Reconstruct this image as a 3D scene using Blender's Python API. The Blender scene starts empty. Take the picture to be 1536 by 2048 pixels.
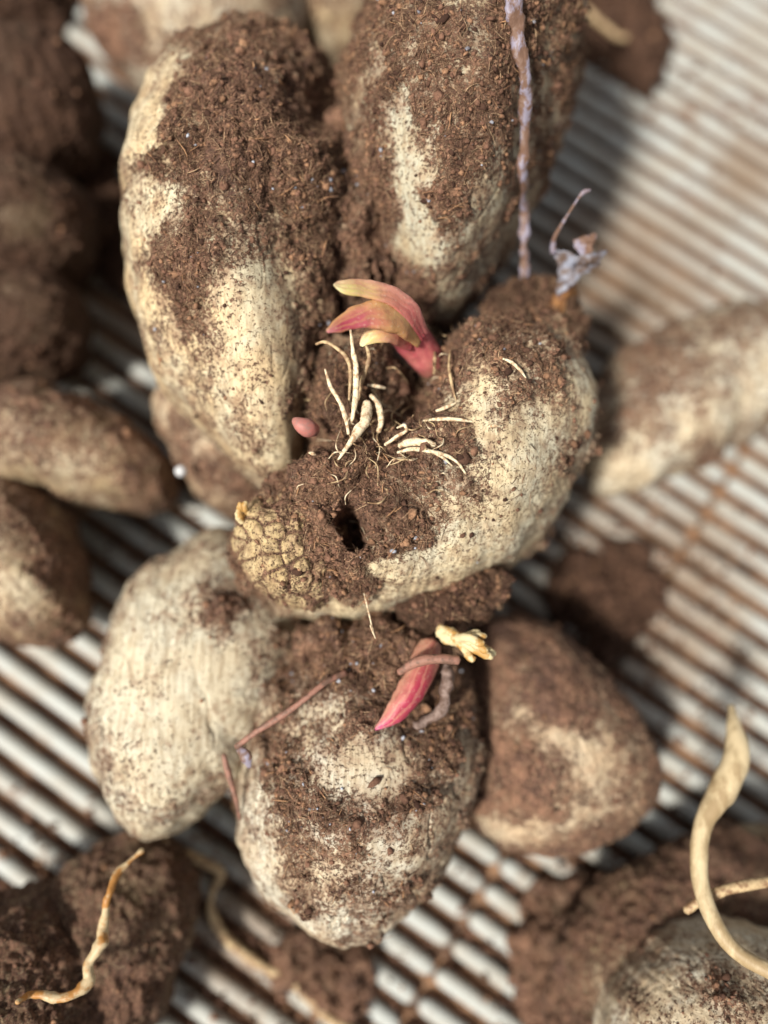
import bpy, math, random
import numpy as np
from mathutils import Vector, Matrix
R_ = math.radians
rng = np.random.default_rng(7); random.seed(7)
scn = bpy.context.scene
COL = scn.collection

# ---------------------------------------------------------------- camera, world, sun, exposure
FPX = 1600.0                       # focal length in pixels of the 1536 x 2048 picture
DIST = 0.170
cdir = np.array([-math.sin(R_(3)), -math.sin(R_(12)), 0.0]); cdir[2] = math.sqrt(1 - cdir @ cdir)
CL = cdir * DIST
FW = -cdir
RT = np.cross(FW, [0, 1, 0]); RT /= np.linalg.norm(RT)
UP = np.cross(RT, FW)
cam_d = bpy.data.cameras.new('camera'); cam = bpy.data.objects.new('camera', cam_d); COL.objects.link(cam)
cam.matrix_world = Matrix(((RT[0], UP[0], -FW[0], CL[0]), (RT[1], UP[1], -FW[1], CL[1]), (RT[2], UP[2], -FW[2], CL[2]), (0, 0, 0, 1)))
cam_d.sensor_fit = 'VERTICAL'; cam_d.sensor_height = 32.0; cam_d.sensor_width = 24.0
cam_d.lens = 32.0 * FPX / 2048.0
cam_d.clip_start = 0.005; cam_d.clip_end = 50.0
cam_d.dof.use_dof = True; cam_d.dof.focus_distance = 0.112; cam_d.dof.aperture_fstop = 4.2
scn.camera = cam

SUN_AZ, SUN_EL = 214.0, 56.0       # the light comes from the lower left of the picture
world = bpy.data.worlds.new('World'); scn.world = world; world.use_nodes = True
wn = world.node_tree; wn.nodes.clear()
sky = wn.nodes.new('ShaderNodeTexSky'); sky.sky_type = 'NISHITA'; sky.sun_disc = False
sky.sun_elevation = R_(SUN_EL); sky.sun_rotation = R_(90 - SUN_AZ)
bg = wn.nodes.new('ShaderNodeBackground'); bg.inputs['Strength'].default_value = 0.105
wo = wn.nodes.new('ShaderNodeOutputWorld')
hs = wn.nodes.new('ShaderNodeHueSaturation'); hs.inputs['Saturation'].default_value = .42
wb = wn.nodes.new('ShaderNodeMix'); wb.data_type = 'RGBA'; wb.blend_type = 'MULTIPLY'; wb.inputs[0].default_value = 1.0; wb.inputs[7].default_value = (1.0, .90, .78, 1)   # white balance for the shade
wn.links.new(sky.outputs[0], hs.inputs['Color']); wn.links.new(hs.outputs[0], wb.inputs[6]); wn.links.new(wb.outputs[2], bg.inputs[0]); wn.links.new(bg.outputs[0], wo.inputs[0])
sl = bpy.data.lights.new('sun', 'SUN'); sl.energy = 4.6; sl.angle = R_(7.0); sl.color = (1.0, 0.93, 0.82)
sun = bpy.data.objects.new('sun', sl); COL.objects.link(sun)
sv = Vector((math.cos(R_(SUN_AZ)) * math.cos(R_(SUN_EL)), math.sin(R_(SUN_AZ)) * math.cos(R_(SUN_EL)), math.sin(R_(SUN_EL))))
sun.rotation_euler = sv.to_track_quat('Z', 'Y').to_euler(); sun.location = sv * 2
scn.view_settings.view_transform = 'Standard'; scn.view_settings.look = 'None'
scn.view_settings.exposure = 0.42; scn.view_settings.gamma = 1.0; scn.view_settings.use_curve_mapping = False

# ---------------------------------------------------------------- helpers
def W(px, py, z):                  # the point of the place at height z seen at photo position (px, py)
    d = FW + RT * ((px - 768) / FPX) + UP * ((1024 - py) / FPX)
    return CL + d * ((z - CL[2]) / d[2])
def PX(P):
    v = P - CL; w = v @ FW
    return 768 + FPX * (v @ RT) / w, 1024 - FPX * (v @ UP) / w
def smooth(a, b, x):
    t = np.clip((x - a) / (b - a), 0, 1); return t * t * (3 - 2 * t)

_perm = np.random.default_rng(3).permutation(256).astype(np.int64); _perm = np.concatenate([_perm] * 3)
_g = np.random.default_rng(4).normal(size=(256, 3)); _g /= np.linalg.norm(_g, axis=1)[:, None]; _g = _g.astype(np.float32)
def perlin(P):
    P = P.astype(np.float32); F = np.floor(P); I = F.astype(np.int64) & 255; f = P - F
    u = f * f * f * (f * (f * 6 - 15) + 10); out = np.zeros(len(P), np.float32)
    for dx in (0, 1):
        wx = u[:, 0] if dx else 1 - u[:, 0]; hx = _perm[(I[:, 0] + dx) & 255]
        for dy in (0, 1):
            wy = u[:, 1] if dy else 1 - u[:, 1]; hy = _perm[hx + ((I[:, 1] + dy) & 255)]
            for dz in (0, 1):
                wz = u[:, 2] if dz else 1 - u[:, 2]
                g = _g[_perm[hy + ((I[:, 2] + dz) & 255)]]
                out += wx * wy * wz * (g[:, 0] * (f[:, 0] - dx) + g[:, 1] * (f[:, 1] - dy) + g[:, 2] * (f[:, 2] - dz))
    return out * 1.6
def fbm(P, size, octs=4, gain=0.5, seed=0.0):
    s = 0; a = 1.0; q = P / size + 17.3 + seed * 5.13
    for k in range(octs):
        s = s + a * perlin(q); q = q * 2.03 + 3.1; a *= gain
    return s

def tag(o, label=None, cat=None, group=None, kind=None):
    if label: o['label'] = label
    if cat: o['category'] = cat
    if group: o['group'] = group
    if kind: o['kind'] = kind
    return o
def empty(name, loc, label=None, cat=None, group=None):
    o = bpy.data.objects.new(name, None); COL.objects.link(o); o.location = loc; o.empty_display_size = 0.005
    return tag(o, label, cat, group)
def mesh_obj(name, V, F, mat, parent=None, origin=(0, 0, 0), smooth_=True, attrs=None):
    """V in world metres; F an (n,k) array or list of tuples."""
    me = bpy.data.meshes.new(name); V = np.asarray(V, np.float32) - np.asarray(origin, np.float32)
    if isinstance(F, np.ndarray):
        n, k = F.shape
        me.vertices.add(len(V)); me.vertices.foreach_set('co', V.ravel())
        me.loops.add(n * k); me.loops.foreach_set('vertex_index', F.astype(np.int32).ravel())
        me.polygons.add(n); me.polygons.foreach_set('loop_start', np.arange(0, n * k, k, dtype=np.int32))
        me.update(calc_edges=True)
    else:
        me.from_pydata(V.tolist(), [], F); me.update()
    if smooth_: me.polygons.foreach_set('use_smooth', np.ones(len(me.polygons), bool))
    for an, av in (attrs or {}).items():
        a = me.attributes.new(an, 'FLOAT', 'POINT'); a.data.foreach_set('value', np.asarray(av, np.float32))
    me.materials.append(mat)
    o = bpy.data.objects.new(name, me); COL.objects.link(o)
    if parent is not None: o.parent = parent
    else: o.location = origin
    return o

# ---------------------------------------------------------------- materials
class NT:
    def __init__(s, name):
        s.m = bpy.data.materials.new(name); s.m.use_nodes = True; s.t = s.m.node_tree; s.t.nodes.clear()
        s.out = s.n('ShaderNodeOutputMaterial'); s.b = s.n('ShaderNodeBsdfPrincipled'); s.t.links.new(s.b.outputs[0], s.out.inputs[0])
        s.co = s.n('ShaderNodeTexCoord').outputs['Object']
    def n(s, t, **k):
        x = s.t.nodes.new(t)
        for a, v in k.items(): setattr(x, a, v)
        return x
    def l(s, a, b): s.t.links.new(a, b)
    def put(s, sock, v):
        if isinstance(v, (int, float)): sock.default_value = v
        elif isinstance(v, tuple): sock.default_value = v if len(v) == len(sock.default_value) else (*v, 1.0)
        else: s.l(v, sock)
    def noise(s, scale, detail=4, rough=.55, stretch=None, rot=(0, 0, 0), off=(0, 0, 0)):
        mp = s.n('ShaderNodeMapping'); s.l(s.co, mp.inputs[0]); mp.inputs['Location'].default_value = off; mp.inputs['Rotation'].default_value = rot
        if stretch: mp.inputs['Scale'].default_value = stretch
        x = s.n('ShaderNodeTexNoise'); s.l(mp.outputs[0], x.inputs[0]); x.inputs['Scale'].default_value = scale
        x.inputs['Detail'].default_value = detail; x.inputs['Roughness'].default_value = rough
        return x.outputs[0]
    def ramp(s, v, a, b):
        x = s.n('ShaderNodeMapRange', interpolation_type='SMOOTHSTEP'); s.l(v, x.inputs[0]); x.inputs[1].default_value = a; x.inputs[2].default_value = b
        return x.outputs[0]
    def mix(s, f, a, b):
        x = s.n('ShaderNodeMix', data_type='RGBA'); s.put(x.inputs[0], f); s.put(x.inputs[6], a); s.put(x.inputs[7], b); return x.outputs[2]
    def math(s, op, a, b=0.0, c=0.0):
        x = s.n('ShaderNodeMath', operation=op); s.put(x.inputs[0], a); s.put(x.inputs[1], b); s.put(x.inputs[2], c); return x.outputs[0]
    def attr(s, n):
        return s.n('ShaderNodeAttribute', attribute_name=n).outputs['Fac']
    def bump(s, h, dist, strength=1.0):
        x = s.n('ShaderNodeBump'); x.inputs['Distance'].default_value = dist; s.put(x.inputs['Strength'], strength); s.l(h, x.inputs['Height']); s.l(x.outputs[0], s.b.inputs['Normal'])
    def fin(s, col, rough=.8, spec=.3, sss=None):
        s.put(s.b.inputs['Base Color'], col); s.put(s.b.inputs['Roughness'], rough); s.b.inputs['Specular IOR Level'].default_value = spec
        if sss: s.b.inputs['Subsurface Weight'].default_value = sss[0]; s.b.inputs['Subsurface Radius'].default_value = (1, .5, .35); s.b.inputs['Subsurface Scale'].default_value = sss[1]
        return s.m

SOIL_D, SOIL_M, SOIL_L = (.040, .020, .014), (.225, .122, .082), (.50, .31, .19)
def tuber_mat(name, cream=(.64, .53, .34), pale=(.62, .60, .47), tan=(.42, .29, .15), rot=0.0, dark=1.0, speck=0.5):
    t = NT(name)
    soil = t.attr('soil')
    # skin: cream with tan clouds, fine streaks running along the tuber
    c1 = t.ramp(t.noise(110, 4, .6), .38, .62); c2 = t.ramp(t.noise(260, 4, .65, off=(3, 1, 2)), .42, .66)
    streak = t.noise(1500, 4, .6, stretch=(1, .13, .5), rot=(0, 0, rot))
    skin = t.mix(c1, cream, pale); skin = t.mix(t.math('MULTIPLY', c2, .45), skin, tan)
    skin = t.mix(t.math('MULTIPLY', t.ramp(streak, .45, .64), .5), skin, (.24, .17, .10))
    # soil
    f1 = t.noise(2300, 5, .65, stretch=(1, .35, .6), rot=(0, 0, .7)); f2 = t.noise(3600, 4, .65, stretch=(.35, 1, .6), rot=(0, 0, -.4), off=(4, 7, 1)); f3 = t.noise(420, 5, .6, off=(1, 8, 2))
    s = t.mix(t.ramp(f1, .40, .58), SOIL_D, SOIL_M); s = t.mix(t.math('MULTIPLY', t.ramp(f2, .52, .70), .85), s, SOIL_L)
    s = t.mix(t.math('MULTIPLY', t.ramp(f3, .45, .62), .6), s, (.062, .033, .026)); s = t.mix(t.math('MULTIPLY', t.ramp(t.noise(150, 5, .65, off=(7, 3, 1)), .50, .66), .6), s, (.27, .150, .095)); s = t.mix(t.math('MULTIPLY', t.ramp(t.noise(95, 4, .6, off=(2, 9, 4)), .52, .64), .55), s, (.085, .048, .038))
    # fine speckle on the border of the soil
    sp = t.noise(1700, 5, .72, off=(9, 2, 5)); sp2 = t.noise(5200, 3, .7, off=(2, 6, 1))
    v = t.math('ADD', soil, t.math('MULTIPLY', t.math('SUBTRACT', sp, .5), 2.7)); v = t.math('ADD', v, t.math('MULTIPLY', t.math('SUBTRACT', sp2, .5), 1.7 * speck + .4))
    k = t.ramp(v, .40, .57)
    film = t.math('MULTIPLY', t.ramp(t.math('ADD', soil, t.math('MULTIPLY', t.math('SUBTRACT', t.noise(430, 7, .74, off=(5, 5, 5)), .5), 2.0)), .14, .62), .74)
    skin = t.mix(film, skin, (.225, .132, .082))
    col = t.mix(k, skin, s)
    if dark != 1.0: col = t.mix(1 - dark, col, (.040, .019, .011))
    h = t.math('ADD', t.math('MULTIPLY', k, .5), t.math('MULTIPLY', t.math('MULTIPLY', f1, k), 1.6))
    h = t.math('ADD', h, t.math('MULTIPLY', streak, .45)); h = t.math('ADD', h, t.math('MULTIPLY', f2, .5))
    t.bump(h, .00022, .9)
    return t.fin(col, t.math('ADD', .62, t.math('MULTIPLY', k, .25)), .28)

def soil_mat(name, tint=True, lo=SOIL_D, mid=SOIL_M, hi=(.36, .205, .12)):
    t = NT(name); a = t.attr('tint') if tint else t.noise(900, 5, .7)
    c = t.mix(t.ramp(a, .0, .5), lo, mid); c = t.mix(t.ramp(a, .62, 1.0), c, hi)
    c = t.mix(t.math('MULTIPLY', t.ramp(t.noise(120, 5, .65), .46, .62), .6), c, lo)
    n = t.noise(2600, 4, .7); c = t.mix(t.math('MULTIPLY', t.ramp(n, .4, .65), .55), c, lo)
    t.bump(n, .0002, .8); return t.fin(c, .9, .2)
M_SOIL = soil_mat('clinging_soil')
M_FIB = soil_mat('peat_fibre', lo=(.08, .045, .03), mid=(.27, .160, .105), hi=(.60, .42, .26))

def simple_mat(name, a, b, scale=600, rough=.6, stretch=None, bump=.0001, spec=.4, sss=None, lo=.4, hi=.62):
    t = NT(name); n = t.noise(scale, 5, .65, stretch=stretch); c = t.mix(t.ramp(n, lo, hi), a, b); t.bump(n, bump, .7); return t.fin(c, rough, spec, sss)
M_GRIT = simple_mat('pale_grit', (.40, .43, .50), (.16, .16, .19), 700, .5)
M_SLIV = simple_mat('wood_sliver', (.44, .25, .13), (.22, .11, .06), 900, .7)
M_ROOTW = simple_mat('pale_root', (.74, .64, .46), (.36, .23, .13), 1500, .6, sss=(.1, .0005), lo=.42, hi=.66)
M_ROOTD = simple_mat('straw_root', (.50, .38, .22), (.22, .13, .07), 900, .6)
M_ROOTT = simple_mat('thick_root', (.56, .46, .29), (.30, .22, .12), 260, .55, stretch=(1, .4, 1), bump=.0004)
M_ORANGE = simple_mat('orange_root', (.48, .38, .23), (.36, .17, .045), 240, .5, bump=.0005, lo=.44, hi=.54)
M_STEM = simple_mat('violet_stem', (.15, .085, .058), (.25, .23, .30), 650, .5, stretch=(1, .35, 1), bump=.0005, lo=.45, hi=.6)
M_RED = simple_mat('reddish_stem', (.27, .135, .10), (.13, .075, .055), 700, .6, bump=.0003)
M_SHEATH = simple_mat('papery_sheath', (.24, .26, .33), (.11, .075, .06), 500, .55, bump=.0004)
M_KNOB = simple_mat('knobbly_root', (.22, .16, .14), (.10, .06, .045), 900, .7, bump=.0004)
M_SHEATHB = simple_mat('orange_sheath_base', (.30, .14, .04), (.14, .06, .025), 500, .6, bump=.0004)
M_STRAW = simple_mat('straw_fibre', (.56, .48, .29), (.40, .23, .07), 330, .55, bump=.0002, lo=.45, hi=.58)
M_BEAD = simple_mat('white_bead', (.55, .57, .60), (.45, .46, .48), 500, .5)
M_PINK = simple_mat('pink_bud', (.40, .15, .13), (.30, .15, .13), 900, .55, sss=(.2, .001))

def sprout_mat(name, stops, streaks=(.42, .04, .10)):
    t = NT(name); a = t.attr('along'); cr = t.n('ShaderNodeValToRGB')
    n0 = t.noise(230, 3, .5, off=(2, 2, 2)); a2 = t.math('ADD', a, t.math('MULTIPLY', t.math('SUBTRACT', n0, .5), .25)); t.l(a2, cr.inputs[0])
    el = cr.color_ramp.elements
    el[0].position = stops[0][0]; el[0].color = (*stops[0][1], 1); el[1].position = stops[-1][0]; el[1].color = (*stops[-1][1], 1)
    for p, c in stops[1:-1]: e = el.new(p); e.color = (*c, 1)
    n1 = t.noise(1800, 4, .6); side = t.attr('side')
    c = t.mix(t.math('MULTIPLY', t.ramp(side, .4, .95), .55), cr.outputs[0], streaks)
    c = t.mix(t.math('MULTIPLY', t.ramp(n1, .56, .72), .5), c, (.58, .40, .30)); n2 = t.noise(700, 4, .6, stretch=(.5, 1, 1)); c = t.mix(t.math('MULTIPLY', t.ramp(n2, .5, .7), .4), c, (.30, .09, .07))
    vein = t.math('MULTIPLY', t.math('SINE', t.math('ADD', t.math('MULTIPLY', side, 19), t.math('MULTIPLY', n0, 16))), .5); c = t.mix(t.math('MULTIPLY', t.ramp(vein, .0, .5), .28), c, streaks)
    hb = t.math('ADD', t.math('MULTIPLY', vein, .5), n1); t.bump(hb, .00012, .7); return t.fin(c, .48, .4, (.25, .0010))
M_SPROUT = sprout_mat('sprout_stem', [(0, (.36, .17, .12)), (.22, (.50, .16, .15)), (.5, (.50, .11, .13)), (.75, (.58, .27, .22)), (1, (.52, .36, .16))], (.33, .03, .07))
M_LEAFY = sprout_mat('sprout_scale', [(0, (.40, .06, .09)), (.38, (.45, .20, .13)), (.68, (.52, .44, .17)), (1, (.60, .64, .36))], (.50, .24, .20))
M_LEAFR = sprout_mat('sprout_tip', [(0, (.46, .26, .12)), (.3, (.44, .22, .10)), (.58, (.46, .10, .13)), (.82, (.24, .02, .05)), (1, (.44, .16, .19))], (.52, .34, .13))
M_SPROUT2 = sprout_mat('red_sprout', [(0, (.26, .11, .08)), (.35, (.33, .03, .06)), (.75, (.40, .05, .10)), (1, (.48, .08, .22))], (.60, .36, .24))

def tray_mat():
    t = NT('dusty_tray'); base = t.mix(t.ramp(t.noise(90, 3, .5), .35, .65), (.41, .44, .43), (.36, .355, .32))
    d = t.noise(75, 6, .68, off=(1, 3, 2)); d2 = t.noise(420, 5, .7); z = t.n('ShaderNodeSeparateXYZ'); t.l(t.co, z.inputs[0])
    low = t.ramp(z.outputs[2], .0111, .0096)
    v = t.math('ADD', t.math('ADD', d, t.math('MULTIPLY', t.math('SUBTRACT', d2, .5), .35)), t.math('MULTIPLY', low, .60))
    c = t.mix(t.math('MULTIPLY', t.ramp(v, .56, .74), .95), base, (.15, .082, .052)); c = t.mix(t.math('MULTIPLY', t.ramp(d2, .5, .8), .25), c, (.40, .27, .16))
    st = None  # tan dust patches that also paint the shade cast on the bars
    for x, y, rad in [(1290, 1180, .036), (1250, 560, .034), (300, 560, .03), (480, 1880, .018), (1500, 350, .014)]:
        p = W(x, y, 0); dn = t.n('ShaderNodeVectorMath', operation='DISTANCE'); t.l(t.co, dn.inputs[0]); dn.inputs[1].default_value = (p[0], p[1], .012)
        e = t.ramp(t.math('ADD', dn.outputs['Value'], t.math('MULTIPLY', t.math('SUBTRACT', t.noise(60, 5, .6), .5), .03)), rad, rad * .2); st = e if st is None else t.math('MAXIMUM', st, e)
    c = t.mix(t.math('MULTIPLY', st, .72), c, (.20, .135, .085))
    t.bump(d2, .0002, .5); return t.fin(c, .5, .35)
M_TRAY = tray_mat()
M_BASE = simple_mat('brown_dusty_base', (.30, .175, .10), (.10, .055, .035), 130, .8, bump=.0006, lo=.38, hi=.62)

# ---------------------------------------------------------------- geometry builders
_ball = {}
def ball(n):
    if n in _ball: return _ball[n]
    u = np.tan(np.linspace(-1, 1, n + 1) * math.pi / 4); A, B = np.meshgrid(u, u, indexing='ij'); A = A.ravel(); B = B.ravel(); O = np.ones_like(A)
    faces = [(O, A, B), (-O, B, A), (B, O, A), (A, -O, B), (A, B, O), (B, A, -O)]
    V = np.concatenate([np.stack(f, 1) for f in faces])
    i = np.arange(n); I, J = np.meshgrid(i, i, indexing='ij'); a = (I * (n + 1) + J).ravel(); q = np.stack([a, a + n + 1, a + n + 2, a + 1], 1)
    F = np.concatenate([q + k * (n + 1) ** 2 for k in range(6)])
    V /= np.linalg.norm(V, axis=1)[:, None]
    key = np.round(V * 1e5).astype(np.int64); key = (key[:, 0] * 400003 + key[:, 1]) * 400003 + key[:, 2]
    _, idx, inv = np.unique(key, return_index=True, return_inverse=True)
    V = V[idx]; F = inv.ravel()[F]
    c = V[F].mean(1); nrm = np.cross(V[F[:, 1]] - V[F[:, 0]], V[F[:, 2]] - V[F[:, 0]]); fl = (nrm * c).sum(1) < 0; F[fl] = F[fl][:, ::-1]
    _ball[n] = (V, F); return V, F
def vnormals(V, F):
    n = np.cross(V[F[:, 2]] - V[F[:, 0]], V[F[:, 3]] - V[F[:, 1]]); N = np.zeros_like(V)
    for k in range(4):
        for a in range(3): N[:, a] += np.bincount(F[:, k], n[:, a], len(V))
    return N / (np.linalg.norm(N, axis=1)[:, None] + 1e-20)
def polar(outline, c, z):
    P = np.array([W(x, y, z) for x, y in outline]); C = W(*c, z); d = P - C
    th = np.arctan2(d[:, 1], d[:, 0]); r = np.hypot(d[:, 0], d[:, 1]); o = np.argsort(th); th = th[o]; r = r[o]
    T = np.linspace(-math.pi, math.pi, 721); Rr = np.interp(T, np.r_[th[-3:] - 2 * math.pi, th, th[:3] + 2 * math.pi], np.r_[r[-3:], r, r[:3]])
    k = np.exp(-.5 * (np.arange(-24, 25) / 9.0) ** 2); k /= k.sum(); Rr = np.convolve(np.r_[Rr[-25:-1], Rr, Rr[1:25]], k, 'valid')
    return C, T, Rr
def fibres(P, N, L, Wd, bend=0.5, rise=0.25, seed=0):
    g = np.random.default_rng(seed); n = len(P); t = np.cross(N, g.normal(size=(n, 3))); t /= np.linalg.norm(t, axis=1)[:, None] + 1e-12
    b = np.cross(N, t); m = 5; s = np.linspace(0, 1, m)
    cv = g.normal(size=n) * bend; ri = np.abs(g.normal(size=n)) * rise; tw = g.normal(size=n) * bend * .7
    pts = np.stack([P + (t * (s_ - .5) + b * (cv * (s_ - .5) ** 2 * 2 + tw * (s_ - .5) ** 3 * 4)[:, None] + N * (ri * s_ + .02)[:, None]) * L[:, None] for s_ in s], 1)
    ring = []
    for k in range(3):
        a = 2 * math.pi * k / 3; taper = np.array([.25, .9, 1, .8, .15])
        off = (b * math.cos(a) + N * math.sin(a))[:, None, :] * (Wd[:, None] * taper[None])[:, :, None]
        ring.append(pts + off)
    V = np.stack(ring, 2).reshape(-1, 3); base = np.arange(n) * m * 3; F = []
    for j in range(m - 1):
        for k in range(3):
            k2 = (k + 1) % 3; F.append(np.stack([base + j * 3 + k, base + j * 3 + k2, base + (j + 1) * 3 + k2, base + (j + 1) * 3 + k], 1))
    tint = np.repeat(g.random(n) ** 1.3, m * 3)
    return V, np.concatenate(F), tint
_ph = (1 + 5 ** .5) / 2
_IV = np.array([(-1, _ph, 0), (1, _ph, 0), (-1, -_ph, 0), (1, -_ph, 0), (0, -1, _ph), (0, 1, _ph), (0, -1, -_ph), (0, 1, -_ph), (_ph, 0, -1), (_ph, 0, 1), (-_ph, 0, -1), (-_ph, 0, 1)]) / 1.9
_IF = np.array([(0, 11, 5), (0, 5, 1), (0, 1, 7), (0, 7, 10), (0, 10, 11), (1, 5, 9), (5, 11, 4), (11, 10, 2), (10, 7, 6), (7, 1, 8), (3, 9, 4), (3, 4, 2), (3, 2, 6), (3, 6, 8), (3, 8, 9), (4, 9, 5), (2, 4, 11), (6, 2, 10), (8, 6, 7), (9, 8, 1)])
def crumbs(P, S, seed=0, flat=.75):
    g = np.random.default_rng(seed); n = len(P); q = g.normal(size=(n, 3, 3)); q, _ = np.linalg.qr(q)
    sc = S[:, None] * (g.random((n, 3)) * .8 + .45)
    V = _IV[None] * (1 + g.normal(size=(n, 12, 1)) * .22); V = np.einsum('nvi,nij->nvj', V * sc[:, None, :], q); V[:, :, 2] *= flat
    V = (V + P[:, None]).reshape(-1, 3); F = (_IF[None] + (np.arange(n) * 12)[:, None, None]).reshape(-1, 3)
    return V, F, np.repeat(g.random(n), 12)

def pxnoise(fx, fy, blobs):
    """sum of soft spots given as (x, y, rx, ry, rotation in degrees, amount) on the surface seen in the photo"""
    s = 0
    for x, y, rx, ry, rot, a in blobs:
        c, q = math.cos(R_(rot)), math.sin(R_(rot)); dx = fx - x; dy = fy - y
        s = s + a * np.exp(-(((dx * c + dy * q) / rx) ** 2 + ((-dx * q + dy * c) / ry) ** 2))
    return s

def tuber(label, outline, c, zc, hup, hdn, mat, n=90, spots=(), bias=0.0, dents=(), holes=(), lump=.0010, rough=1.0, nf=0, nc=0, seed=0, cat='tuber', name='tuber', patch=.011, group=None, sq=1.0, bodyname='body', parent=None, fibmax=None, ridges=None, cob=None, rag=.03, crz=.0002, cl0=.19):
    C, T, Rr = polar(outline, c, zc)
    O = np.array(outline, float); c0 = np.array(c, float); ta = np.linspace(-math.pi, math.pi, 181)   # body swells above its girth, so the girth is drawn in until the whole body has the traced outline
    def pr(q):
        d = q - c0; a = np.arctan2(d[:, 1], d[:, 0]); h = np.hypot(d[:, 0], d[:, 1]); o_ = np.argsort(a); return np.interp(ta, np.r_[a[o_] - 6.28318, a[o_], a[o_] + 6.28318], np.tile(h[o_], 3))
    tgt = pr(O); D0, _ = ball(28)
    for _ in range(4):
        t0 = np.arctan2(D0[:, 1], D0[:, 0]); r0 = np.hypot(D0[:, 0], D0[:, 1]) ** sq; rv = np.interp(t0, T, Rr)
        V0 = np.stack([C[0] + rv * r0 * np.cos(t0), C[1] + rv * r0 * np.sin(t0), zc + np.where(D0[:, 2] > 0, hup, hdn * .3) * D0[:, 2]], 1); q = np.stack(PX(V0), 1) - c0
        ang = np.arctan2(q[:, 1], q[:, 0]); h = np.hypot(q[:, 0], q[:, 1]); b = np.clip(((ang + math.pi) / 6.28318 * 60).astype(int), 0, 59); mx = np.zeros(60); np.maximum.at(mx, b, h)
        mx = np.where(mx > 0, mx, mx.max()); bc = (np.arange(60) + .5) / 60 * 6.28318 - math.pi; want = np.interp(bc, ta, tgt); ratio = np.clip(want / mx, .7, 1.2)
        ratio = np.convolve(np.r_[ratio[-2:], ratio, ratio[:2]], [.1, .2, .4, .2, .1], 'valid')
        Rr = Rr * np.interp(-T, np.r_[bc - 6.28318, bc, bc + 6.28318], np.tile(ratio, 3))
    D, F = ball(n)
    th = np.arctan2(D[:, 1], D[:, 0]); rho = np.hypot(D[:, 0], D[:, 1]); Rv = np.interp(th, T, Rr)
    r = rho ** sq
    Rv = Rv * (1 + rag * fbm(np.stack([np.cos(th), np.sin(th), np.full_like(th, seed * 1.7)], 1), .5 if rag > .1 else .35, 4, .6, seed))
    V = np.empty_like(D); V[:, 0] = C[0] + Rv * r * np.cos(th); V[:, 1] = C[1] + Rv * r * np.sin(th)
    V[:, 2] = zc + np.where(D[:, 2] > 0, hup, hdn) * D[:, 2]
    base = np.array([C[0], C[1], max(0.0, zc - hdn)])
    N = vnormals(V, F); up = smooth(.0, .35, N[:, 2])
    V = V + N * (fbm(V, .016, 2, .5, seed) * lump)[:, None]
    fx, fy = PX(V)
    if len(dents): V[:, 2] += pxnoise(fx, fy, [(x, y, rx, ry, ro, a * .001) for x, y, rx, ry, ro, a in dents]) * up
    wx = fx + 34 * fbm(V, .0065, 3, .6, seed + 21); wy = fy + 34 * fbm(V, .0065, 3, .6, seed + 22)
    soil = bias + .95 * fbm(V, patch, 4, .55, seed + 11) + (pxnoise(wx, wy, spots) if len(spots) else 0)
    soil = soil + .45 * fbm(V, .0016, 3, .6, seed + 5)
    m = smooth(-.35, .75, soil)
    N = vnormals(V, F)
    fine = fbm(V, .0019, 4, .6, seed + 2); mid = fbm(V, .0052, 3, .55, seed + 7); rd = 1 - np.abs(fbm(V, .0033, 3, .5, seed + 9))
    crease = smooth(.93, 1.0, 1 - np.abs(fbm(V * [1, .45, 1], .010, 3, .5, seed + 31)))
    disp = m ** 1.4 * rough * (.00025 + .00048 * fine + .00085 * mid + .00045 * rd) - (1 - m) * crz * crease + (1 - m) * .00035 * fbm(V, .009, 2, .5, seed + 33) + (1 - m) * .00006 * fbm(V, .003, 3, .6, seed + 3)
    if ridges is not None:      # faint rings that run round a corm
        a0, per, amp = ridges; s = (V[:, 0] - C[0]) * math.cos(R_(a0)) + (V[:, 1] - C[1]) * math.sin(R_(a0)); disp = disp + amp * (np.sin(s / per * 6.283 + 1.3 * fbm(V, .02, 2)) ** 2 - .5)
    if cob is not None:
        S = cob; gs2 = np.random.default_rng(2); PS = np.stack(PX(V), 1); d = np.full((len(V), 2), 1e9)
        for q in [(a, b, gs2.uniform(-7, 7)) for a, b in S]:
            e = np.hypot(PS[:, 0] - q[0], PS[:, 1] - q[1]) + q[2] + 9 * fine; w = e < d[:, 0]; d[w, 1] = d[w, 0]; d[w, 0] = e[w]; w2 = (~w) & (e < d[:, 1]); d[w2, 1] = e[w2]
        edge = smooth(-2, 14, d[:, 1] - d[:, 0]); disp = disp + (edge - .6) * .00055 * up * (.35 + .9 * smooth(-.4, .4, mid)) + .0003 * fine + .0003 * mid; cr = 1 - smooth(0, 8, d[:, 1] - d[:, 0]); m = np.maximum(m * .6, cr); soil = soil * .7 + cr * (.9 + .6 * mid) * 1.6 - .5
    V = V + N * disp[:, None]
    for (x, y, rx, ry, ro, dep) in holes:
        e = ((lambda dx, dy: ((dx * math.cos(R_(ro)) + dy * math.sin(R_(ro))) / rx) ** 2 + ((-dx * math.sin(R_(ro)) + dy * math.cos(R_(ro))) / ry) ** 2)(fx - x, fy - y)) * (1 + .5 * fine)
        V[:, 2] -= dep * .001 * np.exp(-np.abs(e) ** 3) * up
    V[:, 2] = np.maximum(V[:, 2], -.0003)
    th_ = parent if parent is not None else empty(name, base, label, cat, group)
    org = np.array(th_.location)
    o = mesh_obj(bodyname, V, F, mat, th_, org, attrs={'soil': np.clip(soil * .25 + .46, cl0, .93)})
    N = vnormals(V, F); fx, fy = PX(V)
    vis = (N[:, 2] > .05) & (fx > -60) & (fx < 1600) & (fy > -60) & (fy < 2110)
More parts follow.
